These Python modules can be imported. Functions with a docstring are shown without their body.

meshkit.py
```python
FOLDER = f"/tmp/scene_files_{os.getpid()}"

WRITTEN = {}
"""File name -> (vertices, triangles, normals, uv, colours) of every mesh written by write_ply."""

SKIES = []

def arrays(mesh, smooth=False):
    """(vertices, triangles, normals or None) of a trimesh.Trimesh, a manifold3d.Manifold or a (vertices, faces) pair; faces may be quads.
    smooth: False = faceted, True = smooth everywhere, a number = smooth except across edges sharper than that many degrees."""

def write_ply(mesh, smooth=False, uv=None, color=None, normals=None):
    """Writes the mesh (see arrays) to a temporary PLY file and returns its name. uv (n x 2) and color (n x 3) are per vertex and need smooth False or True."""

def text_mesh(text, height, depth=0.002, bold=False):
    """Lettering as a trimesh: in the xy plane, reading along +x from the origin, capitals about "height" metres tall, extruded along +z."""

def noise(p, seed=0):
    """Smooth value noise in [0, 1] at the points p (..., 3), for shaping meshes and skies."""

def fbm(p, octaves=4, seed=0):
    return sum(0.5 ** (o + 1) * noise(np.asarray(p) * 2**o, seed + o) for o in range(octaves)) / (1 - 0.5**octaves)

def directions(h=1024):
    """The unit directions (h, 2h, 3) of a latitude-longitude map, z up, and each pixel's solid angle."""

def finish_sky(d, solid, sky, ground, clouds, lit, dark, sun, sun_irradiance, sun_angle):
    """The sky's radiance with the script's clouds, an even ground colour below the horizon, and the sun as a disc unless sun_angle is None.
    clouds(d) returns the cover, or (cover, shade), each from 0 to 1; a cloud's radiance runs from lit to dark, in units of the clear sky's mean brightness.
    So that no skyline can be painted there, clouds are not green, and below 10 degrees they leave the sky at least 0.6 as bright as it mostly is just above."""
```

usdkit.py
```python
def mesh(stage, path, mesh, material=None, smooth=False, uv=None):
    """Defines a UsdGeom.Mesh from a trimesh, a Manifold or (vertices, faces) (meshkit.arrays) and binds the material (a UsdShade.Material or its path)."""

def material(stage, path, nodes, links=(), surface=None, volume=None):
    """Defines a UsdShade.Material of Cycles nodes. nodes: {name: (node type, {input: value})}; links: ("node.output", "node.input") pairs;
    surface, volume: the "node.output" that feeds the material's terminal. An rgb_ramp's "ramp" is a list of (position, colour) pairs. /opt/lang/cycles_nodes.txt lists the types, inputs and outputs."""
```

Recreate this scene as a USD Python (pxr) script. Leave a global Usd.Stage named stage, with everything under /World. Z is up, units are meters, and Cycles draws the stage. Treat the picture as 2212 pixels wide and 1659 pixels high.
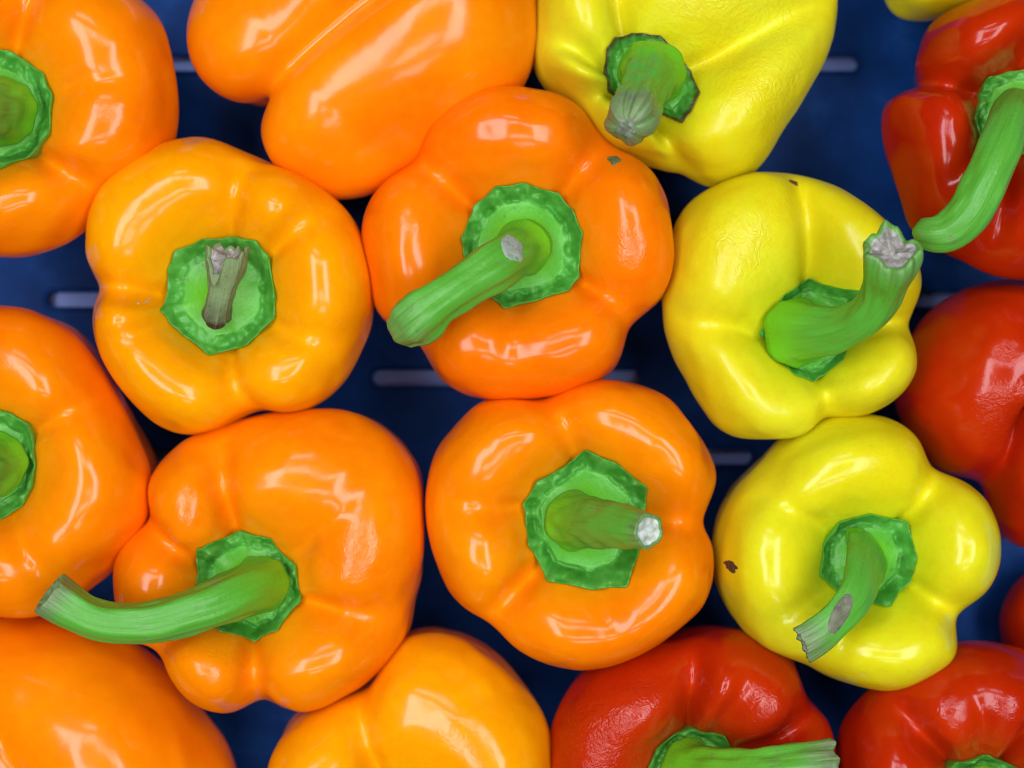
import math, numpy as np, trimesh, usdkit, meshkit
from pxr import Usd, UsdGeom, UsdLux, UsdShade, Gf, Sdf, Vt
from scipy.interpolate import CubicSpline, PchipInterpolator, LinearNDInterpolator, NearestNDInterpolator
from scipy.ndimage import gaussian_filter1d
from shapely.geometry import LineString, box

stage = Usd.Stage.CreateInMemory()
UsdGeom.SetStageUpAxis(stage, UsdGeom.Tokens.z)
UsdGeom.SetStageMetersPerUnit(stage, 1.0)
UsdGeom.Xform.Define(stage, '/World')

# ------------------------------------------------------------------ camera
CAM_Z, REF_Z, REF_W = 0.535, 0.085, 0.290          # looks straight down into the crate
cam = UsdGeom.Camera.Define(stage, '/World/camera')
cam.AddTranslateOp().Set(Gf.Vec3d(0, 0, CAM_Z))
cam.CreateHorizontalApertureAttr(36.0)
cam.CreateVerticalApertureAttr(27.0)
FOCAL = 36.0 * (CAM_Z - REF_Z) / REF_W
cam.CreateFocalLengthAttr(FOCAL)
cam.CreateClippingRangeAttr(Gf.Vec2f(0.02, 50))
cam.CreateFocusDistanceAttr(CAM_Z - 0.090)
cam.CreateFStopAttr(FOCAL / 9.0)
cam.CreateExposureAttr(-0.27)

# ------------------------------------------------------------------ lamps
def rect(name, x, y, z, w, h, intensity, color, aim=(0, 0, 0.06)):
    L = UsdLux.RectLight.Define(stage, '/World/' + name)
    L.CreateWidthAttr(w); L.CreateHeightAttr(h)
    L.CreateIntensityAttr(intensity); L.CreateColorAttr(Gf.Vec3f(*color))
    m = Gf.Matrix4d().SetLookAt(Gf.Vec3d(x, y, z), Gf.Vec3d(*aim), Gf.Vec3d(0, 1, 0)).GetInverse()
    L.AddTransformOp().Set(m)
COOL = (0.90, 0.915, 1.0)
rect('lamp_left', -0.64, 0.05, 1.60, 0.44, 1.50, 11.2, COOL)
rect('lamp_right', 0.70, -0.05, 1.60, 0.42, 1.40, 11.2, COOL)
rect('lamp_back_left', -0.16, 0.52, 1.70, 0.40, 0.30, 8.0, COOL)
rect('lamp_back_right', 0.30, 0.44, 1.70, 0.34, 0.26, 8.0, COOL)
rect('lamp_front', 0.06, -0.56, 1.70, 0.60, 0.24, 8.0, COOL)
rect('lamp_far_back', -0.20, 1.25, 1.70, 0.70, 0.24, 8.0, COOL)
rect('lamp_far_front', 0.25, -1.20, 1.70, 0.65, 0.22, 8.0, COOL)
rect('lamp_ceiling', 0.0, 0.0, 2.60, 4.00, 4.00, 0.10, COOL)

# ------------------------------------------------------------------ helpers
PXW = 2212.0                                        # measurements are in a 2212 x 1659 copy of the picture
def scale_at(z): return REF_W / PXW * (CAM_Z - z) / (CAM_Z - REF_Z)
def pt(x, y, z):
    s = scale_at(z)
    return np.array([(x - PXW / 2) * s, -(y - 829.5) * s, z])

used = {}
def numbered(path):
    if path not in used:
        used[path] = 0
        return path
    used[path] += 1
    return f'{path}_{used[path]:03d}'

def data(prim, **k):
    for a, b in k.items():
        if b: prim.SetCustomDataByKey(a, b)

def primvar(m, name, values):
    UsdGeom.PrimvarsAPI(m).CreatePrimvar(name, Sdf.ValueTypeNames.FloatArray, 'vertex').Set(Vt.FloatArray.FromNumpy(np.asarray(values, np.float32)))

def thing(name, base, label, category, group=None):
    x = UsdGeom.Xform.Define(stage, numbered('/World/' + name))
    x.AddTranslateOp().Set(Gf.Vec3d(*map(float, base)))
    data(x.GetPrim(), label=label, category=category, group=group)
    return x

def part(parent, name, v, f, mat, base, smooth=True, label=None, **vars):
    p = str(parent.GetPath())
    m = usdkit.mesh(stage, numbered(p + '/' + name), (np.asarray(v) - np.asarray(base), np.asarray(f)), mat, smooth=smooth)
    for k, val in vars.items(): primvar(m, k, val)
    data(m.GetPrim(), label=label)
    return m

def grid_faces(rows, n):
    i = np.arange(rows - 1)[:, None] * n
    j = np.arange(n)[None]; k = (j + 1) % n
    a, b, c, d = (i + j), (i + k), (i + n + k), (i + n + j)
    return np.concatenate([np.stack([a, b, c], -1).reshape(-1, 3), np.stack([a, c, d], -1).reshape(-1, 3)])

def smoothstep(a, b, x):
    t = np.clip((x - a) / (b - a), 0, 1)
    return t * t * (3 - 2 * t)

# ------------------------------------------------------------------ materials
L = '/World/Looks'
UsdGeom.Scope.Define(stage, L)

def skin(name, c1, c2, near, rough=0.165, sss=0.10, wr=0.22, wscale=340.0):
    return usdkit.material(stage, f'{L}/{name}', {
        'g': ('geometry', {}),
        'n1': ('noise_texture', {'scale': 24.0, 'detail': 4.0, 'roughness': 0.6}),
        'r1': ('rgb_ramp', {'ramp': [(0.36, c1), (0.64, c2)]}),
        'tint': ('attribute', {'attribute': 'tint'}),
        'mx': ('mix_color', {'b': near}),
        'n2': ('noise_texture', {'scale': 330.0, 'detail': 5.0, 'roughness': 0.7}),
        'spk': ('rgb_ramp', {'ramp': [(0.25, (.975, .91, .95)), (0.75, (1.0, 1.06, 1.06))]}),
        'mul': ('mix_color', {'blend_type': 'multiply', 'fac': 1.0}),
        'wa': ('attribute', {'attribute': 'wrinkle'}),
        'map': ('mapping', {'scale': (1.0, 1.0, 0.5)}),
        'wn': ('noise_texture', {'scale': wscale, 'detail': 3.0, 'roughness': 0.45, 'distortion': 2.6}),
        'wm': ('math', {'math_type': 'multiply'}),
        'un': ('noise_texture', {'scale': 170.0, 'detail': 2.0}),
        'us': ('math', {'math_type': 'multiply', 'value2': 0.20}),
        'sum': ('math', {'math_type': 'add'}),
        'bp': ('bump', {'strength': wr, 'distance': 0.0022}),
        'ra': ('math', {'math_type': 'multiply_add', 'value2': 0.10, 'value3': rough}),
        'p': ('principled_bsdf', {'subsurface_weight': sss, 'subsurface_method': 'burley', 'subsurface_scale': 0.005, 'subsurface_radius': (1.0, 0.35, 0.08), 'specular_ior_level': 0.42, 'ior': 1.45}),
    }, [('g.position', 'n1.vector'), ('n1.fac', 'r1.fac'), ('r1.color', 'mx.a'), ('tint.fac', 'mx.fac'),
        ('g.position', 'n2.vector'), ('n2.fac', 'spk.fac'), ('mx.result', 'mul.a'), ('spk.color', 'mul.b'), ('mul.result', 'p.base_color'),
        ('g.position', 'map.vector'), ('map.vector', 'wn.vector'), ('wn.fac', 'wm.value1'), ('wa.fac', 'wm.value2'),
        ('g.position', 'un.vector'), ('un.fac', 'us.value1'), ('wm.value', 'sum.value1'), ('us.value', 'sum.value2'),
        ('sum.value', 'bp.height'), ('bp.normal', 'p.normal'), ('wa.fac', 'ra.value1'), ('ra.value', 'p.roughness')], surface='p.BSDF')

SKINS = {
    'orange': skin('orange_skin', (0.90, 0.185, 0.0006), (0.92, 0.260, 0.001), (0.90, 0.33, 0.002)),
    'deep_orange': skin('deep_orange_skin', (0.90, 0.150, 0.0006), (0.92, 0.215, 0.001), (0.90, 0.27, 0.002)),
    'light_orange': skin('light_orange_skin', (0.90, 0.300, 0.0006), (0.92, 0.385, 0.001), (0.88, 0.41, 0.002)),
    'yellow': skin('yellow_skin', (0.74, 0.63, 0.005), (0.71, 0.69, 0.012), (0.52, 0.64, 0.006), rough=0.20, wr=0.30),
    'matte_yellow': skin('matte_yellow_skin', (0.74, 0.63, 0.006), (0.71, 0.69, 0.016), (0.52, 0.63, 0.006), rough=0.28, wr=0.30, wscale=250.0),
    'red': skin('red_skin', (0.40, 0.012, 0.001), (0.49, 0.026, 0.001), (0.50, 0.05, 0.003), rough=0.165, wr=0.38),
}

def green(name, dark, light, pale, brown, rough=0.38, streak=(900, 900, 900), bump=0.3):
    """Plant green: 'shade' primvar mixes dark to light, 'pale' adds the yellowish zone, 'dry' the withered zone."""
    return usdkit.material(stage, f'{L}/{name}', {
        'g': ('geometry', {}),
        'u': ('attribute', {'attribute': 'around'}), 'v': ('attribute', {'attribute': 'along'}),
        'cx': ('combine_xyz', {}),
        'sn': ('noise_texture', {'scale': 1.0, 'detail': 4.0, 'roughness': 0.6}),
        'n': ('noise_texture', {'scale': 650.0, 'detail': 3.0, 'roughness': 0.6}),
        'sh': ('attribute', {'attribute': 'shade'}), 'pa': ('attribute', {'attribute': 'pale'}), 'dr': ('attribute', {'attribute': 'dry'}),
        'a1': ('math', {'math_type': 'multiply_add', 'value2': 0.8, 'value3': -0.40}),
        'a2': ('math', {'math_type': 'add', 'use_clamp': True}),
        'm1': ('mix_color', {'a': dark, 'b': light}),
        'm2': ('mix_color', {'b': pale}),
        'd1': ('math', {'math_type': 'multiply_add', 'value2': 1.6, 'value3': -0.8}),
        'd2': ('math', {'math_type': 'multiply'}),
        'd3': ('math', {'math_type': 'add', 'use_clamp': True}),
        'br': ('rgb_ramp', {'ramp': brown}),
        'm3': ('mix_color', {}),
        'mk': ('noise_texture', {'scale': 190.0, 'detail': 3.0, 'roughness': 0.6}), 'mr': ('rgb_ramp', {'ramp': [(0.63, (0, 0, 0)), (0.74, (0.55, 0.55, 0.55))]}), 'md': ('math', {'math_type': 'add', 'use_clamp': True}),
        'hh': ('math', {'math_type': 'multiply_add', 'value2': 1.0}),
        'bp': ('bump', {'strength': bump, 'distance': 0.0006}),
        'p': ('principled_bsdf', {'roughness': rough, 'specular_ior_level': 0.42, 'subsurface_weight': 0.0, 'subsurface_scale': 0.002, 'subsurface_radius': (0.5, 1.0, 0.2)}),
    }, [('u.fac', 'cx.x'), ('v.fac', 'cx.y'), ('cx.vector', 'sn.vector'), ('g.position', 'n.vector'),
        ('sn.fac', 'a1.value1'), ('a1.value', 'a2.value1'), ('sh.fac', 'a2.value2'), ('a2.value', 'm1.fac'),
        ('m1.result', 'm2.a'), ('pa.fac', 'm2.fac'), ('m2.result', 'm3.a'),
        ('n.fac', 'd1.value1'), ('d1.value', 'd2.value1'), ('dr.fac', 'd2.value2'), ('d2.value', 'd3.value1'), ('dr.fac', 'd3.value2'), ('g.position', 'mk.vector'), ('mk.fac', 'mr.fac'), ('d3.value', 'md.value1'), ('mr.color', 'md.value2'), ('md.value', 'm3.fac'),
        ('sn.fac', 'br.fac'), ('br.color', 'm3.b'), ('m3.result', 'p.base_color'),
        ('sn.fac', 'hh.value1'), ('n.fac', 'hh.value3'), ('hh.value', 'bp.height'), ('bp.normal', 'p.normal')], surface='p.BSDF')

DRY = [(0.3, (0.05, 0.055, 0.03)), (0.5, (0.17, 0.18, 0.10)), (0.7, (0.30, 0.30, 0.20))]
ROT = [(0.3, (0.008, 0.007, 0.009)), (0.5, (0.03, 0.024, 0.016)), (0.7, (0.16, 0.16, 0.09))]
STEM = green('stem_green', (0.060, 0.29, 0.012), (0.15, 0.52, 0.065), (0.14, 0.50, 0.008), DRY)
STEM_ROT = green('withered_stem', (0.07, 0.13, 0.03), (0.22, 0.30, 0.12), (0.20, 0.055, 0.012), ROT, rough=0.7, bump=0.6)
CALYX = green('calyx_green', (0.045, 0.25, 0.016), (0.13, 0.50, 0.08), (0.13, 0.52, 0.006), [(0.3, (0.03, 0.02, 0.008)), (0.7, (0.10, 0.08, 0.03))], rough=0.40, bump=0.35)

def pith(name, a, b, c):
    return usdkit.material(stage, f'{L}/{name}', {
        'g': ('geometry', {}),
        'n': ('noise_texture', {'scale': 420.0, 'detail': 4.0, 'roughness': 0.6, 'distortion': 0.4}),
        'r': ('rgb_ramp', {'ramp': [(0.25, a), (0.5, b), (0.75, c)]}),
        'bp': ('bump', {'strength': 0.6, 'distance': 0.0008}),
        'p': ('principled_bsdf', {'roughness': 0.8}),
    }, [('g.position', 'n.vector'), ('n.fac', 'r.fac'), ('r.color', 'p.base_color'), ('n.fac', 'bp.height'), ('bp.normal', 'p.normal')], surface='p.BSDF')
PITH_PALE = pith('pale_pith', (0.20, 0.24, 0.15), (0.50, 0.56, 0.46), (0.75, 0.80, 0.75))
PITH_GREY = pith('grey_pith', (0.16, 0.15, 0.13), (0.32, 0.30, 0.25), (0.62, 0.62, 0.64))
PITH_DARK = pith('dark_pith', (0.03, 0.035, 0.03), (0.16, 0.20, 0.12), (0.36, 0.44, 0.30))
PITH_GREEN = pith('green_pith', (0.10, 0.15, 0.04), (0.19, 0.28, 0.09), (0.30, 0.36, 0.18))
SPOT = pith('brown_spot', (0.03, 0.012, 0.004), (0.09, 0.04, 0.01), (0.20, 0.10, 0.02))
SCAR = pith('scar_tissue', (0.20, 0.26, 0.18), (0.30, 0.36, 0.29), (0.42, 0.47, 0.42))
DRIED = pith('dried_patch', (0.08, 0.08, 0.045), (0.15, 0.16, 0.095), (0.24, 0.26, 0.17))
FLECK = pith('leaf_fleck', (0.03, 0.06, 0.02), (0.09, 0.15, 0.05), (0.22, 0.24, 0.12))

BLUE = usdkit.material(stage, f'{L}/blue_plastic', {
    'g': ('geometry', {}),
    'n': ('noise_texture', {'scale': 55.0, 'detail': 5.0, 'roughness': 0.6}),
    'r': ('rgb_ramp', {'ramp': [(0.25, (0.002, 0.028, 0.135)), (0.55, (0.004, 0.044, 0.21)), (0.78, (0.012, 0.080, 0.31))]}),
    'n2': ('noise_texture', {'scale': 1800.0, 'detail': 2.0}),
    'bp': ('bump', {'strength': 0.15, 'distance': 0.0003}),
    'p': ('principled_bsdf', {'roughness': 0.5, 'specular_ior_level': 0.08}),
}, [('g.position', 'n.vector'), ('n.fac', 'r.fac'), ('r.color', 'p.base_color'), ('g.position', 'n2.vector'), ('n2.fac', 'bp.height'), ('bp.normal', 'p.normal')], surface='p.BSDF')
PALE = usdkit.material(stage, f'{L}/pale_tabletop', {
    'g': ('geometry', {}), 'n': ('noise_texture', {'scale': 90.0, 'detail': 4.0}),
    'r': ('rgb_ramp', {'ramp': [(0.3, (0.25, 0.36, 0.84)), (0.7, (0.32, 0.43, 0.92))]}),
    'p': ('principled_bsdf', {'roughness': 0.6}),
}, [('g.position', 'n.vector'), ('n.fac', 'r.fac'), ('r.color', 'p.base_color')], surface='p.BSDF')

# ------------------------------------------------------------------ the table and the blue crate floor with its slots
tm = trimesh.creation.box([1.0, 0.8, 0.02]); tm.apply_translation([0, 0, -0.0045 - 0.01])
t = usdkit.mesh(stage, '/World/table_top', tm, PALE)
data(t.GetPrim(), kind='structure')

def floor_px(x, y): return pt(x, y, 0.0)[:2]
plate = box(-0.36, -0.28, 0.36, 0.28)
holes = []
S0 = scale_at(0.0)
for y, x0, per in ((-203, 240, 700), (137, 575, 700), (647, 100, 700), (817, 805, 700), (987, 1045, 790)):
    for k in range(-3, 4):
        a = x0 + per * k
        if -900 < a < 3000:
            p, q = floor_px(a + 17, y), floor_px(a + 580 - 17, y)
            holes.append(LineString([p, q]).buffer(17 * S0, quad_segs=8))
for h in holes: plate = plate.difference(h)
fm = trimesh.creation.extrude_polygon(plate, 0.0030, engine='earcut'); fm.apply_translation([0, 0, -0.0030])
crate = thing('crate', (0, 0, 0), 'blue plastic crate with long rounded slots under the peppers', 'crate')
part(crate, 'base_panel', fm.vertices, fm.faces, BLUE, (0, 0, 0), smooth=25)
# a raised rounded lip round every slot
for h in holes:
    c = np.array(h.exterior.coords)[:-1]
    nrm = np.roll(c, -1, 0) - np.roll(c, 1, 0); nrm /= np.linalg.norm(nrm, axis=1, keepdims=True); nrm = np.stack([nrm[:, 1], -nrm[:, 0]], 1)
    cen = c.mean(0)
    if ((c - cen) * nrm).sum() < 0: nrm = -nrm
    prof = [(0.0000, -0.0028), (0.0000, 0.0004), (0.0004, 0.0007), (0.0010, 0.0007), (0.0014, 0.0003), (0.0015, -0.0010)]
    v = np.concatenate([np.column_stack([c - nrm * 0.0001 + nrm * a, np.full(len(c), z)]) for a, z in prof])
    part(crate, 'slot_rim', v, grid_faces(len(prof), len(c)), BLUE, (0, 0, 0), smooth=50)

# ------------------------------------------------------------------ pepper body
NT = 320
TH = np.linspace(-math.pi, math.pi, NT, endpoint=False)
DIR = np.column_stack([np.cos(TH), np.sin(TH)])

def radial(points, c, sharp=False):
    d = points - c
    a, r = np.arctan2(d[:, 1], d[:, 0]), np.hypot(d[:, 0], d[:, 1])
    o = np.argsort(a); a, r = a[o], r[o]
    if sharp:
        aa = np.concatenate([a - 2 * math.pi, a, a + 2 * math.pi]); rr = np.tile(r, 3)
        k = np.clip(np.searchsorted(aa, TH) - 1, 0, len(aa) - 2)
        w = aa[k + 1] - aa[k]; fr = (TH - aa[k]) / np.maximum(w, 1e-6)
        chord = rr[k] * rr[k + 1] * np.sin(w) / np.maximum(rr[k] * np.sin(fr * w) + rr[k + 1] * np.sin((1 - fr) * w), 1e-9)
        return chord * (1 - 0.014 * np.sin(math.pi * np.clip(fr, 0, 1)) ** 2)
    cs = PchipInterpolator if sharp is None else CubicSpline
    cs = CubicSpline(np.append(a, a[0] + 2 * math.pi), np.append(r, r[0]), bc_type='periodic')
    return cs(np.where(TH < a[0], TH + 2 * math.pi, TH))

def drop_of(angles, depths, sharp=2.1, blur=4.2):
    """0 on the crown of a lobe, rising to the given depth in each valley."""
    out = np.zeros(NT)
    if len(angles) == 0: return out
    o = np.argsort(angles); a = np.asarray(angles)[o]; d = np.asarray(depths)[o]
    for i in range(len(a)):
        a0, a1 = a[i], a[(i + 1) % len(a)]; d0, d1 = d[i], d[(i + 1) % len(a)]
        span = (a1 - a0) % (2 * math.pi) or 2 * math.pi
        tt = ((TH - a0) % (2 * math.pi)) / span
        inside = tt < 1
        u = np.abs(2 * tt - 1)
        s = 0.5 * u ** 2 + 0.5 * u ** 6
        out = np.where(inside, s * np.where(tt < .5, d0, d1), out)
    return gaussian_filter1d(out, blur * NT / 360, mode='wrap')

def body_mesh(outline, calyx, valleys, zr=0.085, drop_out=0.026, recess=0.0160, qm=0.55, amp=0.0130, bottom=None,
              tilt=(0, 0), lobe_var=0.0012, seed=0, dome=False, zb=0.002, taper=0.22, sharp=2.2):
    rng = np.random.default_rng(seed)
    zo = zr - drop_out
    out = np.array([pt(p[0], p[1], zo + 0.006)[:2] for p in outline])
    lo, hi = out.min(0), out.max(0)
    co = (lo + hi) / 2
    cc = pt(calyx[0], calyx[1], zr - recess)[:2]
    rcb = 0.80 * calyx[2] * scale_at(zr - recess)
    R = radial(out, co)
    ang, dep = [], []
    for v in valleys:
        d = pt(v[0], v[1], zo)[:2] - co
        ang.append(math.atan2(d[1], d[0])); dep.append(v[2] if len(v) > 2 else 1.0)
    D = drop_of(ang, dep, sharp)
    lobes = lobe_var * gaussian_filter1d(rng.normal(size=NT), NT / 14, mode='wrap') * 6
    zrr = zr - amp * D + lobes
    zi = zr - recess - 0.45 * amp * D
    rows = []
    inner = cc[None] + rcb * DIR
    outer = co[None] + R[:, None] * DIR
    for f in (0.0, 0.35, 0.7):
        rows.append(np.column_stack([cc[None] + rcb * f * DIR, np.full(NT, (zr - recess)) - 0.45 * amp * D * f]))
    n1, n2, n3 = 16, 26, 40
    qv = qm + 0.05 * D                                   # the valleys run a little further out
    for x in np.linspace(0, 1, n1, endpoint=False):
        q = (qv * x)[:, None]
        z = zi + (zrr - zi) * (1 - (1 - x) ** 2.0) - amp * 0.45 * D * math.sin(math.pi * x) ** 1.0 * (1 - x) if not dome else zi + (zrr - zi) * x
        rows.append(np.column_stack([inner * (1 - q) + outer * q, z]))
    for ph in np.linspace(0, math.pi / 2, n2):
        q = (qv + (1 - qv) * math.sin(ph))[:, None]
        z = zo + (zrr - zo) * math.cos(ph)
        rows.append(np.column_stack([inner * (1 - q) + outer * q, z]))
    if bottom is None:
        cb = co * 1.07
    else:
        cb = pt(bottom[0], bottom[1], 0.02)[:2]
    for s in np.linspace(0, 1, n3 + 1)[1:]:
        f = math.sqrt(max(0.0, 1 - s ** 5)) * (1 - taper * s ** 1.1)
        c = co * (1 - s) + cb * s
        rows.append(np.column_stack([c[None] + (R * max(f, 0.004))[:, None] * DIR, np.full(NT, zo - s * (zo - zb))]))
    v = np.concatenate(rows); nr = len(rows)
    # gentle irregularity, and the whole thing leaning a little
    off = seed * 7.3
    n = np.stack([meshkit.noise(v * 55 + off + k * 31.7, seed + k) - 0.5 for k in range(3)], 1)
    n2_ = np.stack([meshkit.noise(v * 140 + off + k * 17.1, seed + 5 + k) - 0.5 for k in range(3)], 1)
    n3_ = meshkit.noise(v * 260 + off, seed + 11) - 0.5
    v = v + n * 0.0024 + n2_ * 0.0006
    v[:, 2] += n3_ * 0.00016
    lean = tilt[0] * (v[:, 0] - co[0]) + tilt[1] * (v[:, 1] - co[1])
    v[:, 2] += lean * smoothstep(0.0, zr, v[:, 2])
    top = v[: (3 + n1) * NT]
    return v, grid_faces(nr, NT), co, top, cc, rcb

# ------------------------------------------------------------------ calyx and stem
def calyx_mesh(points, top, zc, seed=0, dome_h=0.0065, band=0.70, crinkle=1.0, lift=0.0, edge_dry=0.0):
    pts = np.array([pt(p[0], p[1], zc)[:2] for p in points])
    c = (pts.min(0) + pts.max(0)) / 2
    R = radial(pts, c, sharp=True)
    R = gaussian_filter1d(R, 0.8, mode='wrap')
    Rs = gaussian_filter1d(R, 22, mode='wrap')
    lin, near = LinearNDInterpolator(top[:, :2], top[:, 2]), NearestNDInterpolator(top[:, :2], top[:, 2])
    def ground(xy):
        z = lin(xy); bad = np.isnan(z)
        z[bad] = near(xy[bad]); return z
    rho = np.concatenate([np.linspace(0.02, band - 0.03, 12), np.linspace(band - 0.02, band + 0.04, 6), np.linspace(band + 0.07, 0.985, 14)])
    rows, shade, pale, around = [], [], [], []
    zc0 = ground(c[None])[0]
    for r in rho:
        xy = c[None] + (r * (R * r + Rs * (1 - r)))[:, None] * DIR
        g = ground(xy)
        g = np.maximum(g, gaussian_filter1d(g, 14, mode='wrap'))
        g = g * smoothstep(0.35, 0.8, r) + zc0 * (1 - smoothstep(0.35, 0.8, r))
        p3 = np.column_stack([xy * 330, np.zeros(NT)]) + seed * 3.7
        cr = (meshkit.noise(p3 * 1.05, seed) - 0.45) * 0.0040 + (meshkit.noise(p3 * 2.1, seed + 3) - 0.5) * 0.0018
        rim = smoothstep(band, band + 0.06, r)
        th = 0.0014 * rim + (0.0021 + dome_h * (1 - min(r / band, 1)) ** 1.3) * (1 - rim)
        th = th + 1.05 * crinkle * cr * rim * (1 - 0.45 * smoothstep(0.9, 1.0, r)) + 0.0005
        th = np.maximum(th, 0.0006) + lift * r * r
        rows.append(np.column_stack([xy, g + th]))
        shade.append(np.clip(0.30 + 60 * cr * rim * 2.5 + 0.45 * (1 - rim), 0, 1) * np.ones(NT))
        pale.append(np.full(NT, 0.75 * (1 - smoothstep(0.30, band, r)) + 0.25 * (1 - rim)))
    xy = c[None] + R[:, None] * DIR
    rows.append(np.column_stack([xy, np.maximum(ground(xy), gaussian_filter1d(ground(xy), 14, mode='wrap')) + 0.0007 + lift])); shade.append(np.full(NT, 0.35)); pale.append(np.full(NT, 0.35))
    xy = c[None] + (R * 0.985)[:, None] * DIR
    rows.append(np.column_stack([xy, ground(xy) - 0.0012])); shade.append(np.full(NT, 0.3)); pale.append(np.zeros(NT))
    v = np.concatenate(rows)
    ang = np.tile(TH, len(rows))
    rr = np.hypot(v[:, 0] - c[0], v[:, 1] - c[1])
    return v, grid_faces(len(rows), NT), dict(shade=np.concatenate(shade), pale=np.concatenate(pale), around=v[:, 0] * 420 + seed, along=v[:, 1] * 420, dry=np.repeat(edge_dry * smoothstep(0.88, 0.97, np.concatenate([rho, [1, 1]])), NT)), zc0 + 0.002 + dome_h, c

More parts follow.
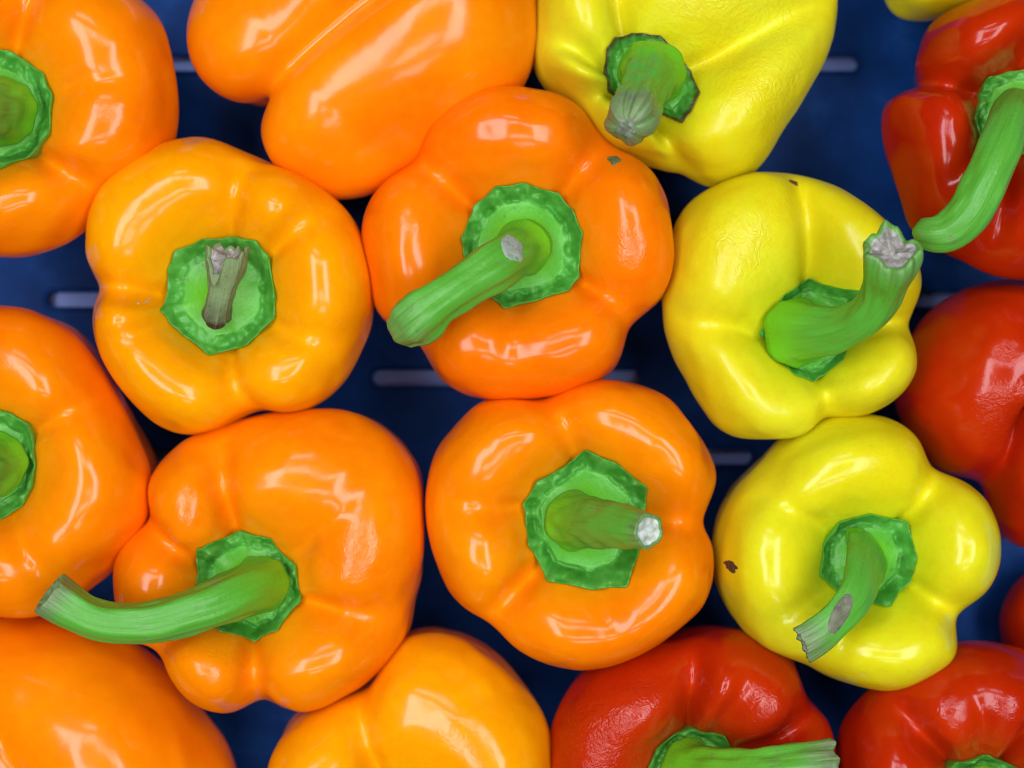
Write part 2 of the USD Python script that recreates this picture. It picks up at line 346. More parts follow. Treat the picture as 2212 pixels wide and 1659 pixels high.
def stem_mesh(path, zc, seed=0, ridges=5, flat=1.0, dry0=0.9, dry=0.8, rag=0.0, notch=None, pale0=0.35, shade=0.35, hook=1.0, cut=(0, 0, 0), rot=False, ridge_amp=0.075, round_end=False):
    rng = np.random.default_rng(seed + 100)
    P = np.array([pt(x, y, zc + h * 0.001) for x, y, h, r in path])
    r = np.array([q[3] * scale_at(zc + q[2] * 0.001) for q in path])
    L_ = np.concatenate([[0], np.cumsum(np.linalg.norm(np.diff(P, axis=0), axis=1))])
    n, m = 70, 48
    s = np.linspace(0, L_[-1], n)
    C = CubicSpline(L_, P)(s); T = CubicSpline(L_, P)(s, 1); T /= np.linalg.norm(T, axis=1, keepdims=True)
    rad = PchipInterpolator(L_, r)(s)
    U = np.zeros_like(T); u = np.cross(T[0], [0.3, 0.2, 1.0]); u /= np.linalg.norm(u)
    for i in range(n):
        u = u - T[i] * (u @ T[i]); u /= np.linalg.norm(u); U[i] = u
    V = np.cross(T, U)
    ph = np.linspace(0, 2 * math.pi, m, endpoint=False)
    t = s / L_[-1]
    f0 = rng.uniform(0, 6)
    prof = 1 + ridge_amp * np.cos(ridges * ph + f0) + 0.4 * ridge_amp * np.cos((2 * ridges + 1) * ph + f0 * 2)
    nz = meshkit.noise(np.stack(np.broadcast_arrays(3 * np.cos(ph)[None] + seed, 3 * np.sin(ph)[None], 9 * t[:, None]), -1), seed) - 0.5
    rr = rad[:, None] * (1 + (prof - 1)[None] * smoothstep(0.05, 0.3, t)[:, None] + 0.13 * nz)
    pos = C[:, None] + (U[:, None] * np.cos(ph)[None, :, None] + V[:, None] * np.sin(ph)[None, :, None] * flat) * rr[..., None]
    # ragged end: the last rings pushed along the stem
    end = smoothstep(0.72, 1.0, t)[:, None]
    jag = (meshkit.noise(np.stack([4 * np.cos(ph) + seed, 4 * np.sin(ph), 0 * ph], -1), seed + 9) - 0.5)
    if notch:
        up = math.atan2(V[-1][2], U[-1][2])
        for a, w, d in notch:
            a = a + up
            jag = jag + d * np.exp(-((((ph - a + math.pi) % (2 * math.pi)) - math.pi) / w) ** 2)
    push = (rag * jag[None] * end * rad[-1])[..., None] * T[-1]
    if any(cut):                                         # a slanted cut
        k = np.array(cut, float); rel = pos[-1] - C[-1]
        push = push + (end * (rel @ k)[None])[..., None] * T[-1]
    pos = pos + push
    r0 = pos[0] - C[0]
    rows = [C[0] + r0 * math.cos(a) - T[0] * rad[0] * 0.8 * math.sin(a) for a in (1.5, 1.1, 0.7, 0.35)] + list(pos)
    last, ctr = pos[-1], pos[-1].mean(0)
    if round_end:
        for a in (0.5, 0.95): rows.append(ctr + (last - ctr) * math.cos(a) + T[-1] * rad[-1] * 0.75 * math.sin(a))
        rows.append(ctr + (last - ctr) * 0.36 + T[-1] * rad[-1] * 0.68)
    else:
        rows.append(last + (ctr - last) * 0.10 + T[-1] * rad[-1] * 0.03)
        rows.append(last + (ctr - last) * 0.20 - T[-1] * rad[-1] * 0.04)
        rows.append(last + (ctr - last) * 0.24 - T[-1] * rad[-1] * 0.22)
    v = np.concatenate(rows)
    tt = np.concatenate([np.zeros(4 * m), np.repeat(t, m), np.ones(3 * m)])
    aa = np.tile(ph, len(rows))
    var = dict(shade=np.full(len(v), shade), pale=0.85 * (1 - smoothstep(0.02, pale0, tt)), dry=dry * smoothstep(dry0 - 0.12, min(1.0, dry0 + 0.12), tt) if not rot else dry * (1 - smoothstep(dry0 - .3, dry0 + .3, tt)) ,
               around=np.abs(((aa + 0.3) % (2 * math.pi)) - math.pi) * 7.0 + seed, along=tt * L_[-1] * 60)
    # the cut face
    if round_end:
        cr = [ctr + (last - ctr) * g + T[-1] * rad[-1] * h for g, h in ((0.40, 0.66), (0.38, 0.72), (0.25, 0.77), (0.12, 0.76), (0.01, 0.77))]
        cr = [q + (meshkit.noise(q * 900 + seed, seed + 2)[:, None] - 0.5) * T[-1] * rad[-1] * 0.12 for q in cr]
    else:
        cr = [last + (ctr - last) * 0.18 - T[-1] * rad[-1] * 0.05]
        for g in (0.35, 0.55, 0.75, 0.9, 0.995):
            q = last + (ctr - last) * g - T[-1] * rad[-1] * (0.10 + 0.12 * g)
            q = q + (meshkit.noise(q * 500 + seed, seed + 2)[:, None] - 0.5) * T[-1] * rad[-1] * 0.35
            cr.append(q)
    cv = np.concatenate(cr)
    hi = pos[..., 2] > C[:, None, 2]
    return v, grid_faces(len(rows), m), var, cv, grid_faces(len(cr), m), pos[hi]

def pepper(name, label, color, outline, calyx, valleys, cal=None, stem=None, stem_kw={}, cut_mat=PITH_GREEN, wrinkles=(), cal_kw={}, stem_mat=None, greenish=0.6, group=None, stem_label=None, stem_spots=(), **kw):
    seed = kw.get('seed', 0)
    v, f, co, top, cc, rcb = body_mesh(outline, calyx, valleys, **kw)
    base = np.array([co[0], co[1], 0.0])
    th = thing(name, base, label, 'pepper', group)
    wr = np.zeros(len(v))
    for x, y, r, k in wrinkles:
        c = pt(x, y, 0.08)[:2]; rr = r * scale_at(0.08)
        wr = np.maximum(wr, k * np.exp(-(((v[:, :2] - c) ** 2).sum(1) / rr ** 2) ** 2))
    wr *= v[:, 2] > 0.045
    d = np.hypot(v[:, 0] - cc[0], v[:, 1] - cc[1])
    tint = greenish * np.exp(-(np.maximum(d - rcb, 0) / 0.009) ** 2) if calyx[2] > 5 else np.zeros(len(v))
    b = part(th, 'body', v, f, SKINS[color], base, wrinkle=wr, tint=tint)
    if cal:
        zc = kw.get('zr', 0.085) - kw.get('recess', 0.0160)
        cv, cf, cvar, zs, c2 = calyx_mesh(cal, top, zc, seed=seed, **cal_kw)
        cm = part(th, 'calyx', cv, cf, CALYX, base, **cvar)
        if stem:
            sv, sf, svar, ev, ef, tops = stem_mesh(stem, zs - 0.0035, seed=seed, **stem_kw)
            sm = part(th, 'stem', sv, sf, stem_mat or STEM, base, label=stem_label, **svar)
            part(sm, 'cut_end', ev, ef, cut_mat, base)
            for x, y, r, st, an, sd, sm_ in stem_spots:
                spot(sm, base, LinearNDInterpolator(tops[:, :2], tops[:, 2]), x, y, r, sm_, name='scar', seed=sd, stretch=st, ang=an, z0=tops[:, 2].max())
    lin = LinearNDInterpolator(v[: 45 * NT, :2], v[: 45 * NT, 2])
    return th, b, base, lin

def spot(parent, base, lin, x, y, r, mat, name='blemish', seed=0, stretch=1.0, ang=0.0, z0=0.08):
    c = pt(x, y, z0)[:2]; rr = r * scale_at(z0)
    c = pt(x, y, float(lin(c[None])[0]))[:2]
    n = 14; a = np.linspace(0, 2 * math.pi, n, endpoint=False)
    e = 1 + (0.15 if name == 'scar' else 0.45) * (meshkit.noise(np.stack([2 * np.cos(a) + seed, 2 * np.sin(a), 0 * a], -1), seed) - 0.5) * 2
    rows = []
    for g, h in ((0.02, 0.0004), (0.5, 0.0004), (0.85, 0.0003), (1.0, -0.0004)):
        q = np.stack([np.cos(a) * stretch, np.sin(a) / stretch], 1) * (rr * g * e)[:, None]
        q = q @ np.array([[math.cos(ang), math.sin(ang)], [-math.sin(ang), math.cos(ang)]]) + c
        rows.append(np.column_stack([q, lin(q) + h]))
    v = np.concatenate(rows)
    if np.isnan(v).any(): return
    if parent is None: return v, grid_faces(4, n)
    part(parent, name, v, grid_faces(4, n), mat, base)

# ------------------------------------------------------------------ the peppers (pixel measurements from the photograph)
# 1 orange, top left corner
pepper('bell_pepper', 'orange bell pepper in the upper left corner, cut off halfway through its calyx', 'orange',
    [(375, 200), (372, 290), (340, 360), (265, 405), (190, 485), (100, 540), (0, 556), (-120, 530), (-220, 450), (-280, 330), (-285, 180), (-230, 40), (-110, -60), (40, -100), (180, -80), (280, -30), (335, 20), (365, 110)],
    (-5, 240, 132), [(235, 425, 1.0), (400, 170, 0.35), (150, -90, 0.9), (-230, 20), (-220, 470)],
    cal=[(0, 108), (31, 113), (65, 135), (109, 167), (125, 212), (127, 301), (75, 342), (15, 378), (-60, 370), (-115, 320), (-140, 240), (-110, 160), (-50, 115)],
    stem=[(0, 240, 2, 78), (-14, 240, 8, 62), (-50, 242, 18, 50), (-100, 246, 28, 46), (-140, 250, 34, 46)],
    wrinkles=[(240, 230, 60, .12)], seed=1, zr=0.086, qm=.5)

# 2 yellow, top, facing the reader
pepper('bell_pepper', 'yellow bell pepper at the top with a short thick stem and dark-edged calyx', 'matte_yellow',
    [(1150, 90), (1158, 20), (1180, -70), (1260, -160), (1400, -210), (1560, -220), (1700, -190), (1790, -100), (1816, 0), (1790, 110), (1740, 210), (1690, 290), (1640, 360), (1540, 394), (1470, 365), (1445, 362), (1400, 350), (1320, 330), (1240, 240), (1200, 200), (1165, 160)],
    (1408, 165, 100), [(1152, 92, 1.0), (1250, 225, 1.1), (1455, 368, 1.3), (1270, -170, 1.1), (1790, 10, 1.2)],
    cal=[(1307, 113), (1327, 85), (1365, 70), (1423, 80), (1464, 109), (1485, 137), (1496, 150), (1509, 205), (1490, 246), (1471, 272), (1416, 240), (1310, 200), (1303, 150)],
    stem=[(1408, 158, 2, 74), (1398, 178, 10, 56), (1382, 215, 20, 50), (1370, 244, 27, 56), (1363, 258, 30, 57)],
    stem_kw=dict(rag=0.1, dry0=0.86, dry=0.7, ridge_amp=0.07, round_end=True), cut_mat=PITH_DARK, cal_kw=dict(crinkle=0.8, band=0.74, dome_h=0.007, edge_dry=1.0), greenish=0.25,
    wrinkles=[(1600, 30, 150, .8), (1640, 160, 110, .75), (1420, 40, 70, .2)], seed=2, zr=0.084, recess=0.011, qm=.50, drop_out=0.03, bottom=(1500, 60), amp=0.0135)

# 3 yellow behind the red one, top right
pepper('bell_pepper', 'sliver of a yellow bell pepper at the top edge above the red one', 'yellow',
    [(1905, -60), (1935, 5), (2000, 36), (2080, 30), (2200, 10), (2300, -80), (2330, -250), (2260, -420), (2080, -480), (1930, -400), (1870, -220)],
    (2100, -220, 4), [(1935, -420, 0.8), (2320, -100, 0.8)], seed=3, zr=0.078, recess=0.0, dome=True, drop_out=0.035, qm=0.2)

# 4 red, top right
pepper('bell_pepper', 'red bell pepper at the upper right with a long curved green stem', 'red',
    [(1990, 110), (2010, 60), (2070, 15), (2160, -20), (2280, -10), (2390, 60), (2450, 190), (2450, 340), (2410, 480), (2330, 570), (2230, 603), (2150, 592), (2090, 560), (2030, 530), (1978, 490), (1955, 430), (1930, 340), (1917, 255), (1930, 215), (1968, 196), (1992, 182), (1985, 150)],
    (2190, 240, 102), [(1982, 192, 1.4), (1960, 480, 0.35), (2100, 565, 1.0), (2230, -20, 0.7), (2450, 230, 1.0)],
    cal=[(2090, 263), (2105, 239), (2119, 205), (2126, 171), (2177, 154), (2212, 150), (2260, 165), (2290, 220), (2280, 290), (2240, 330), (2190, 340), (2140, 325), (2116, 318), (2102, 290)],
    stem=[(2196, 232, 3, 42), (2184, 252, 11, 46), (2172, 285, 17, 47), (2150, 342, 22, 47), (2119, 412, 24, 48), (2081, 472, 23, 47), (2040, 502, 21, 44), (2012, 505, 20, 38), (2003, 503, 19, 34)],
    stem_kw=dict(pale0=0.05, dry=0.1, rag=0.05, ridge_amp=0.03, round_end=True), wrinkles=[(2160, 400, 40, .3)], seed=4, zr=0.084, qm=.5, greenish=0.1, amp=0.0145)

# 5 orange, centre
P_c = pepper('bell_pepper', 'deep orange bell pepper in the centre, its green stem pointing down left', 'deep_orange',
    [(1080, 180), (1160, 184), (1235, 205), (1290, 265), (1330, 308), (1395, 345), (1440, 410), (1462, 500), (1460, 590), (1430, 650), (1385, 685), (1362, 710), (1345, 770), (1270, 830), (1180, 858), (1090, 868), (1000, 850), (930, 790), (895, 740), (830, 700), (795, 620), (783, 520), (800, 430), (850, 370), (895, 325), (910, 275), (960, 220), (1015, 190)],
    (1126, 536, 128), [(1318, 300, 1.1), (1372, 700, 1.1), (890, 748, 0.9), (885, 335, 1.1), (1100, 870, 0.25)],
    cal=[(1071, 408), (1131, 401), (1207, 419), (1238, 458), (1257, 509), (1252, 567), (1252, 601), (1228, 632), (1156, 653), (1091, 670), (1057, 643), (1020, 600), (1001, 554), (996, 516), (1011, 478), (1023, 444)],
    stem=[(1132, 535, 0, 62), (1110, 548, 7, 54), (1068, 574, 17, 53), (1000, 618, 22, 48), (950, 650, 24, 48), (915, 677, 24, 58), (893, 696, 23, 57), (878, 708, 22, 46)],
    stem_kw=dict(dry0=0.93, dry=0.35, rag=0.1, round_end=True), stem_spots=[(1106, 537, 30, 1.3, -1.0, 3, SCAR)], wrinkles=[(1340, 560, 80, .4), (900, 470, 60, .2)], seed=5, zr=0.087, greenish=0.5)

# 6 orange, left of centre
P_l = pepper('bell_pepper', 'light orange bell pepper left of the centre with a dark withered split stem stub', 'light_orange',
    [(185, 540), (195, 460), (235, 385), (300, 330), (380, 297), (450, 292), (520, 315), (590, 345), (660, 372), (725, 425), (770, 485), (800, 565), (805, 640), (785, 740), (745, 820), (690, 872), (620, 896), (560, 891), (510, 915), (440, 940), (360, 925), (290, 875), (235, 795), (205, 725), (203, 660), (210, 632), (195, 590)],
    (478, 642, 124), [(210, 636, 1.1), (555, 895, 0.9), (570, 335, 0.6), (745, 440, 0.8), (225, 770, 0.3), (775, 770, 0.55)],
    cal=[(388, 545), (444, 519), (513, 513), (567, 526), (588, 555), (605, 643), (602, 687), (540, 748), (458, 769), (400, 725), (374, 702), (356, 672), (369, 584)],
    stem=[(466, 694, 6, 22), (468, 680, 7.5, 32), (473, 655, 10, 28), (479, 625, 11, 30), (485, 592, 12.5, 38), (489, 562, 13.5, 45), (490, 546, 14, 46)],
    stem_kw=dict(rot=True, dry0=0.22, dry=0.95, rag=0.8, pale0=0.16, shade=0.75, flat=0.9, notch=[(-0.3, 0.4, -1.5)], ridge_amp=0.06), stem_mat=STEM_ROT, cut_mat=PITH_GREY, stem_label='dark withered split stem stub', cal_kw=dict(band=0.66, dome_h=0.0035, crinkle=1.1),
    wrinkles=[(290, 480, 50, .1), (300, 745, 40, .25)], seed=6, zr=0.085, greenish=0.4)

# 7 orange, left edge
P_e = pepper('bell_pepper', 'orange bell pepper cut off by the left edge just below the middle', 'orange',
    [(0, 660), (80, 674), (150, 715), (200, 780), (245, 860), (290, 945), (318, 1010), (320, 1080), (290, 1165), (230, 1240), (155, 1305), (70, 1335), (0, 1336), (-120, 1310), (-230, 1230), (-300, 1100), (-310, 960), (-270, 820), (-190, 720), (-90, 670)],
    (-22, 998, 118), [(255, 850, 0.7), (160, 1300, 0.45), (-150, 1300), (-300, 950), (-150, 690)],
    cal=[(0, 878), (40, 890), (78, 913), (80, 950), (86, 1000), (80, 1050), (60, 1090), (15, 1120), (-20, 1118), (-80, 1100), (-120, 1040), (-130, 980), (-100, 910), (-50, 875)],
    stem=[(-15, 1005, 2, 74), (-32, 1008, 8, 58), (-70, 1022, 18, 48), (-120, 1040, 27, 45), (-160, 1052, 32, 45)],
    wrinkles=[(20, 760, 50, .15)], seed=7, zr=0.087, bottom=(70, 990), taper=0.08, greenish=0.5)

# 8 orange, lower left, with the long stem
pepper('bell_pepper', 'orange bell pepper at lower left with a long green stem curving left', 'orange',
    [(318, 1050), (345, 995), (400, 950), (470, 920), (560, 900), (680, 880), (770, 890), (850, 940), (900, 1030), (915, 1140), (905, 1240), (885, 1320), (870, 1385), (800, 1475), (720, 1520), (650, 1541), (600, 1532), (565, 1520), (500, 1540), (425, 1518), (360, 1450), (320, 1400), (270, 1375), (243, 1310), (243, 1230), (280, 1160), (322, 1115)],
    (545, 1262, 112), [(325, 1118, 0.75), (305, 1395, 0.95), (572, 1524, 1.0), (888, 1325, 0.8), (478, 915, 0.85), (860, 1010, 0.3)],
    cal=[(431, 1194), (437, 1179), (461, 1169), (523, 1143), (588, 1160), (608, 1191), (643, 1218), (653, 1297), (625, 1328), (608, 1355), (581, 1365), (555, 1384), (478, 1352), (431, 1256)],
    stem=[(564, 1260, 0, 62), (542, 1270, 7, 57), (500, 1288, 15, 54), (430, 1317, 21, 48), (340, 1342, 24, 45), (255, 1347, 25, 42), (185, 1330, 26, 41), (135, 1302, 27, 46), (106, 1281, 28, 47)],
    stem_kw=dict(dry0=1.0, dry=0.7, rag=0.1), wrinkles=[(790, 1200, 70, .5), (430, 1080, 60, .3), (490, 1430, 60, .35), (780, 1370, 45, .2)], seed=8, zr=0.085, bottom=(640, 1180), taper=0.10, greenish=0.5, amp=0.0155, qm=.5)

# 9 orange, below the centre
P_b = pepper('bell_pepper', 'orange bell pepper below the centre with a stem pointing right and a whitish cut end', 'orange',
    [(1290, 818), (1370, 826), (1440, 860), (1505, 925), (1545, 1000), (1548, 1050), (1530, 1100), (1522, 1130), (1540, 1180), (1545, 1230), (1520, 1300), (1440, 1378), (1350, 1432), (1260, 1453), (1180, 1440), (1105, 1402), (1060, 1355), (1010, 1320), (950, 1240), (920, 1150), (918, 1060), (935, 990), (985, 920), (1060, 868), (1130, 858), (1185, 852), (1230, 828)],
    (1262, 1118, 134), [(1188, 848, 0.9), (1524, 1130, 1.15), (1045, 1345, 1.1), (1330, 1440, 0.18), (925, 1075, 0.55)],
    cal=[(1129, 1087), (1158, 1036), (1214, 1008), (1263, 968), (1327, 995), (1394, 1049), (1394, 1087), (1385, 1150), (1375, 1191), (1348, 1257), (1276, 1266), (1177, 1249), (1167, 1222), (1139, 1174), (1134, 1126)],
    stem=[(1238, 1124, 0, 66), (1262, 1126, 7, 58), (1304, 1131, 18, 53), (1350, 1137, 27, 49), (1390, 1145, 34, 40), (1402, 1147, 36, 38)],
    stem_kw=dict(dry0=1.0, dry=0.5, pale0=0.5, ridge_amp=0.03), cut_mat=PITH_PALE, wrinkles=[(1010, 1060, 60, .12)], seed=9, zr=0.087, greenish=0.5)

# 10 yellow, right
P_t = pepper('bell_pepper', 'yellow bell pepper right of the centre with a thick hooked stem and torn grey end', 'matte_yellow',
    [(1436, 680), (1440, 600), (1462, 500), (1500, 430), (1560, 385), (1640, 368), (1700, 370), (1780, 385), (1860, 430), (1930, 490), (1985, 560), (1998, 610), (1985, 665), (1974, 690), (1982, 750), (1960, 835), (1900, 886), (1835, 900), (1782, 902), (1740, 940), (1675, 955), (1600, 945), (1530, 890), (1480, 810), (1448, 740)],
    (1742, 716, 98), [(1978, 680, 1.1), (1784, 908, 0.95), (1440, 690, 0.7), (1725, 375, 1.1)],
    cal=[(1637, 721), (1647, 704), (1688, 639), (1747, 600), (1791, 622), (1842, 632), (1849, 684), (1832, 745), (1811, 779), (1777, 810), (1753, 826), (1709, 810), (1682, 776), (1661, 742)],
    stem=[(1722, 718, 0, 76), (1752, 716, 6, 62), (1795, 714, 12, 52), (1845, 700, 19, 43), (1885, 668, 25, 42), (1908, 625, 30, 45), (1919, 580, 35, 57), (1925, 552, 38, 62), (1926, 540, 39, 60)],
    stem_kw=dict(dry0=1.02, dry=0.35, rag=0.5, pale0=0.3, notch=[(math.pi, 0.55, 1.3), (0.0, 0.7, -0.5)]), cut_mat=PITH_GREY, cal_kw=dict(dome_h=0.006, band=0.76), greenish=0.25,
    wrinkles=[(1600, 530, 85, .6), (1700, 430, 80, .3), (1850, 850, 70, .2), (1920, 690, 60, .2)], seed=10, zr=0.084, recess=0.017, qm=.56, bottom=(1740, 600), taper=0.10, amp=0.0145)

# 11 yellow, lower right
P_y = pepper('bell_pepper', 'yellow bell pepper at the lower right with a brown spot and dried stem tip', 'yellow',
    [(1555, 1140), (1575, 1085), (1640, 1010), (1700, 950), (1770, 912), (1850, 899), (1930, 907), (1985, 950), (2015, 1003), (2060, 1028), (2115, 1070), (2150, 1140), (2153, 1200), (2130, 1270), (2085, 1318), (2068, 1350), (2068, 1400), (2020, 1450), (1950, 1482), (1880, 1490), (1800, 1472), (1720, 1430), (1640, 1390), (1575, 1310), (1548, 1220)],
    (1866, 1206, 98), [(2024, 1012, 1.1), (2074, 1334, 1.15), (1600, 1040, 0.5), (1730, 1448, 0.5), (1600, 1360, 0.3)],
    cal=[(1760, 1239), (1774, 1171), (1808, 1124), (1870, 1106), (1958, 1124), (1969, 1195), (1967, 1256), (1911, 1304), (1849, 1300), (1801, 1273)],
    stem=[(1872, 1190, 1, 62), (1872, 1203, 7, 57), (1862, 1240, 17, 50), (1846, 1290, 24, 42), (1808, 1338, 27, 40), (1762, 1376, 28, 42), (1732, 1393, 28, 43)],
    stem_kw=dict(dry0=0.90, dry=0.75, rag=0.22, flat=0.5, pale0=0.1, ridge_amp=0.025, notch=[(0.2, 0.5, -0.9)]), stem_spots=[(1815, 1328, 34, 1.5, 1.05, 4, DRIED)], cut_mat=PITH_GREY, cal_kw=dict(band=0.66, dome_h=0.0055), greenish=0.55,
    wrinkles=[(1900, 1020, 60, .15), (1800, 1290, 60, .2)], seed=11, zr=0.085, bottom=(1790, 1170), taper=0.10, amp=0.0145)

# 12 red, right edge
pepper('bell_pepper', 'large smooth red bell pepper lying at the right edge below the curved green stem', 'red',
    [(1942, 860), (1960, 770), (2005, 685), (2080, 622), (2200, 598), (2340, 630), (2430, 760), (2440, 950), (2390, 1100), (2290, 1185), (2215, 1190), (2165, 1150), (2140, 1080), (2122, 1045), (2060, 1025), (1990, 960)],
    (2230, 860, 4), [(2128, 1052, 1.6), (2440, 800, 0.8)], seed=12, zr=0.074, recess=0.0, dome=True, drop_out=0.036, qm=0.22,
    wrinkles=[(2200, 900, 70, .75), (2190, 760, 25, .3)], amp=0.010)

# 13 red, deep in the shade
pepper('bell_pepper', 'dark red bell pepper deep in shadow at the right edge between the lower peppers', 'red',
    [(2168, 1350), (2190, 1285), (2265, 1225), (2380, 1230), (2440, 1340), (2400, 1460), (2290, 1490), (2200, 1440)],
    (2300, 1350, 4), [(2440, 1320, 0.6)], seed=13, zr=0.028, recess=0.0, dome=True, drop_out=0.016, qm=0.2)

# 14 red, bottom
pepper('bell_pepper', 'wrinkled red bell pepper at the bottom edge, its stem pointing right', 'red',
    [(1186, 1650), (1200, 1560), (1245, 1480), (1310, 1430), (1390, 1400), (1450, 1388), (1510, 1370), (1590, 1365), (1660, 1385), (1715, 1430), (1742, 1500), (1790, 1555), (1812, 1630), (1808, 1730), (1740, 1830), (1620, 1890), (1480, 1900), (1340, 1870), (1230, 1780)],
    (1492, 1668, 98), [(1500, 1376, 1.15), (1752, 1520, 1.2), (1625, 1375, 0.3), (1200, 1700, 0.5), (1800, 1790, 0.8), (1400, 1890, 0.9)],
    cal=[(1396, 1652), (1413, 1608), (1456, 1582), (1494, 1570), (1559, 1577), (1586, 1622), (1592, 1680), (1570, 1740), (1500, 1768), (1440, 1755), (1405, 1710)],
    stem=[(1490, 1662, 2, 66), (1515, 1664, 8, 54), (1570, 1664, 16, 47), (1640, 1662, 22, 45), (1710, 1657, 26, 47), (1770, 1652, 28, 50), (1796, 1650, 28, 52)],
    stem_kw=dict(dry0=0.9, dry=0.8, rag=0.32, pale0=0.9, shade=0.5), cut_mat=PITH_GREY, wrinkles=[(1290, 1600, 95, 1.0), (1390, 1500, 55, .4), (1660, 1530, 60, .3)], seed=14, zr=0.082, recess=0.017, qm=.56, greenish=0.5, amp=0.0155, bottom=(1480, 1560))

# 15 red, bottom right corner
pepper('bell_pepper', 'red bell pepper in the bottom right corner, only its upper lobes and calyx tip showing', 'red',
    [(1812, 1640), (1835, 1555), (1890, 1490), (1960, 1430), (2040, 1400), (2120, 1393), (2220, 1412), (2330, 1460), (2420, 1560), (2450, 1700), (2400, 1850), (2260, 1930), (2080, 1930), (1920, 1860), (1835, 1760)],
    (2128, 1715, 92), [(1895, 1482, 1.1), (2245, 1410, 1.2), (2060, 1395, 0.3), (2440, 1650), (1830, 1750, 0.9)],
    cal=[(2037, 1652), (2058, 1639), (2122, 1620), (2157, 1639), (2201, 1656), (2220, 1710), (2190, 1780), (2120, 1800), (2050, 1770), (2025, 1700)],
    stem=[(2130, 1716, 2, 62), (2140, 1730, 8, 52), (2170, 1760, 17, 46), (2210, 1795, 24, 44)],
    wrinkles=[(2180, 1560, 60, .3), (2040, 1540, 50, .2)], seed=15, zr=0.083, recess=0.017, qm=.56, greenish=0.4)

# 16 orange, bottom left corner
pepper('bell_pepper', 'smooth orange bell pepper in the bottom left corner under the long stem', 'orange',
    [(-200, 1420), (-100, 1345), (0, 1320), (120, 1335), (220, 1365), (300, 1405), (380, 1480), (450, 1565), (500, 1650), (500, 1780), (420, 1900), (250, 1980), (50, 1980), (-130, 1900), (-230, 1750), (-250, 1560)],
    (120, 1860, 40), [(-40, 1325, 0.9), (500, 1800, 0.8)], seed=16, zr=0.072, recess=0.004, qm=0.42, drop_out=0.040, amp=0.008, greenish=0)

# 17 orange, bottom centre
pepper('bell_pepper', 'orange bell pepper at the bottom edge between the long-stemmed one and the red one', 'light_orange',
    [(572, 1680), (600, 1600), (660, 1545), (740, 1505), (800, 1470), (840, 1410), (910, 1378), (980, 1388), (1070, 1432), (1140, 1500), (1185, 1580), (1195, 1660), (1180, 1780), (1100, 1900), (960, 1980), (800, 1980), (650, 1910), (580, 1800)],
    (880, 1790, 105), [(775, 1495, 1.15), (1190, 1700, 0.3), (650, 1900), (1060, 1930)],
    cal=[(780, 1770), (820, 1705), (885, 1690), (950, 1710), (985, 1780), (960, 1860), (890, 1895), (820, 1870)],
    wrinkles=[(1010, 1600, 70, .2)], seed=17, zr=0.083, greenish=0.5, bottom=(890, 1600), taper=0.08, qm=.5)

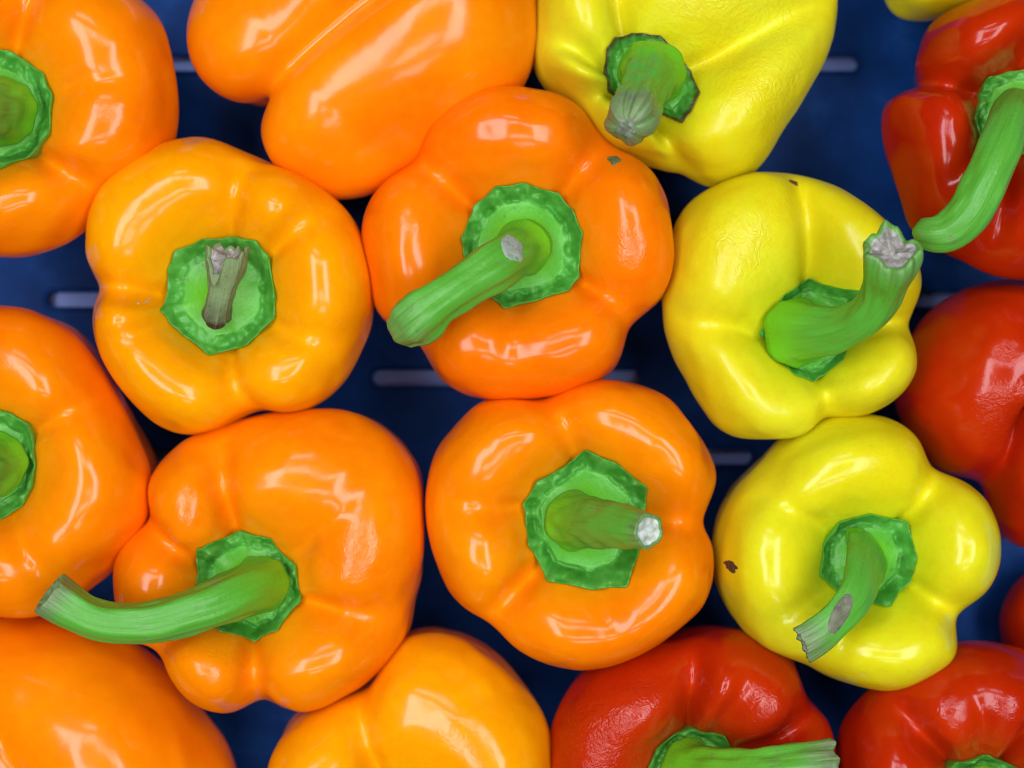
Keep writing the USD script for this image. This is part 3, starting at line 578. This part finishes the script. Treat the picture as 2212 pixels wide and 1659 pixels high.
# 18 orange lying on its side, top
def lying(name, label, color, tip, axis_deg, length, R0, z_axis, lobe_deg, seed, depth=0.30, end_recess=0.012):
    """Pepper lying on its side; 'tip' is its blossom end in the picture, lobe_deg the valleys round its axis."""
    ang = [math.radians(a) for a in lobe_deg]
    D = drop_of([((a + math.pi) % (2 * math.pi)) - math.pi for a in ang], [1.0] * len(ang), sharp=2.2, blur=3.0)
    R = R0 * (1 - depth * D)
    rows = []
    for f in (0.02, 0.2): rows.append(np.column_stack([R0 * 0.2 * f * DIR, np.full(NT, -end_recess)]))
    qm = 0.55
    inner = R0 * 0.10 * DIR; outer = R[:, None] * DIR
    zrr = -0.016 * D
    for x in np.linspace(0, 1, 14, endpoint=False):
        rows.append(np.column_stack([inner * (1 - qm * x) + outer * qm * x, -end_recess - 0.006 * D + (zrr + end_recess + 0.006 * D) * (1 - (1 - x) ** 2)]))
    for ph in np.linspace(0, math.pi / 2, 26):
        q = qm + (1 - qm) * math.sin(ph)
        zo = -0.026
        rows.append(np.column_stack([inner * (1 - q) + outer * q, zo + (zrr - zo) * math.cos(ph)]))
    for s in np.linspace(0, 1, 50)[1:]:
        f = math.sqrt(max(0, 1 - s ** 6)) * (1 + 0.10 * math.sin(math.pi * s * 0.9))
        rows.append(np.column_stack([outer * max(f, 0.004), np.full(NT, -0.026 - s * (length - 0.026))]))
    v = np.concatenate(rows)
    n = np.stack([meshkit.noise(v * 45 + seed * 7.3 + k * 31.7, seed + k) - 0.5 for k in range(3)], 1)
    v = v + n * 0.0024
    a = math.radians(axis_deg)
    ax = np.array([math.cos(a), math.sin(a), -0.10]); ax /= np.linalg.norm(ax)          # local z: towards the blossom end
    up = np.array([0, 0, 1.0]); ex = up - ax * (up @ ax); ex /= np.linalg.norm(ex)       # local x: up
    ey = np.cross(ax, ex)
    o = pt(tip[0], tip[1], z_axis)
    w = o + v[:, :1] * ex + v[:, 1:2] * ey + v[:, 2:3] * ax
    base = np.array([w[:, 0].mean(), w[:, 1].mean(), 0.0])
    w[:, 2] -= w[:, 2].min() - 0.001
    th = thing(name, base, label, 'pepper')
    part(th, 'body', w, grid_faces(len(rows), NT), SKINS[color], base, wrinkle=np.zeros(len(w)), tint=np.zeros(len(w)))
lying('bell_pepper', 'orange bell pepper lying on its side at the top with two long lobes', 'orange',
      (548, 282), 219, 0.098, 0.0455, 0.040, (-2, 84, 172, 262), 18)

# ------------------------------------------------------------------ small marks
th, b, base, lin = P_t
spot(b, base, lin, 1718, 391, 9, SPOT, seed=8, stretch=1.5, ang=-0.3)
th, b, base, lin = P_l
spot(b, base, lin, 321, 650, 4, PITH_PALE, name='scratch', seed=6, stretch=1.6, ang=1.0)
spot(b, base, lin, 300, 655, 3, PITH_PALE, name='scratch', seed=7)
th, b, base, lin = P_y
spot(b, base, lin, 1574, 1221, 12, SPOT, seed=3)
th, b, base, lin = P_e
spot(b, base, lin, 188, 771, 9, SPOT, seed=4, stretch=1.6, ang=-1.0)
th, b, base, lin = P_c
v, f = spot(None, base, lin, 1326, 345, 13, FLECK, seed=5)
m = usdkit.mesh(stage, '/World/leaf_fragment', (v + [0, 0, 0.0002], f), FLECK, smooth=True)
data(m.GetPrim(), label='tiny green leaf fragment stuck on the upper right lobe of the centre pepper', category='leaf fragment')
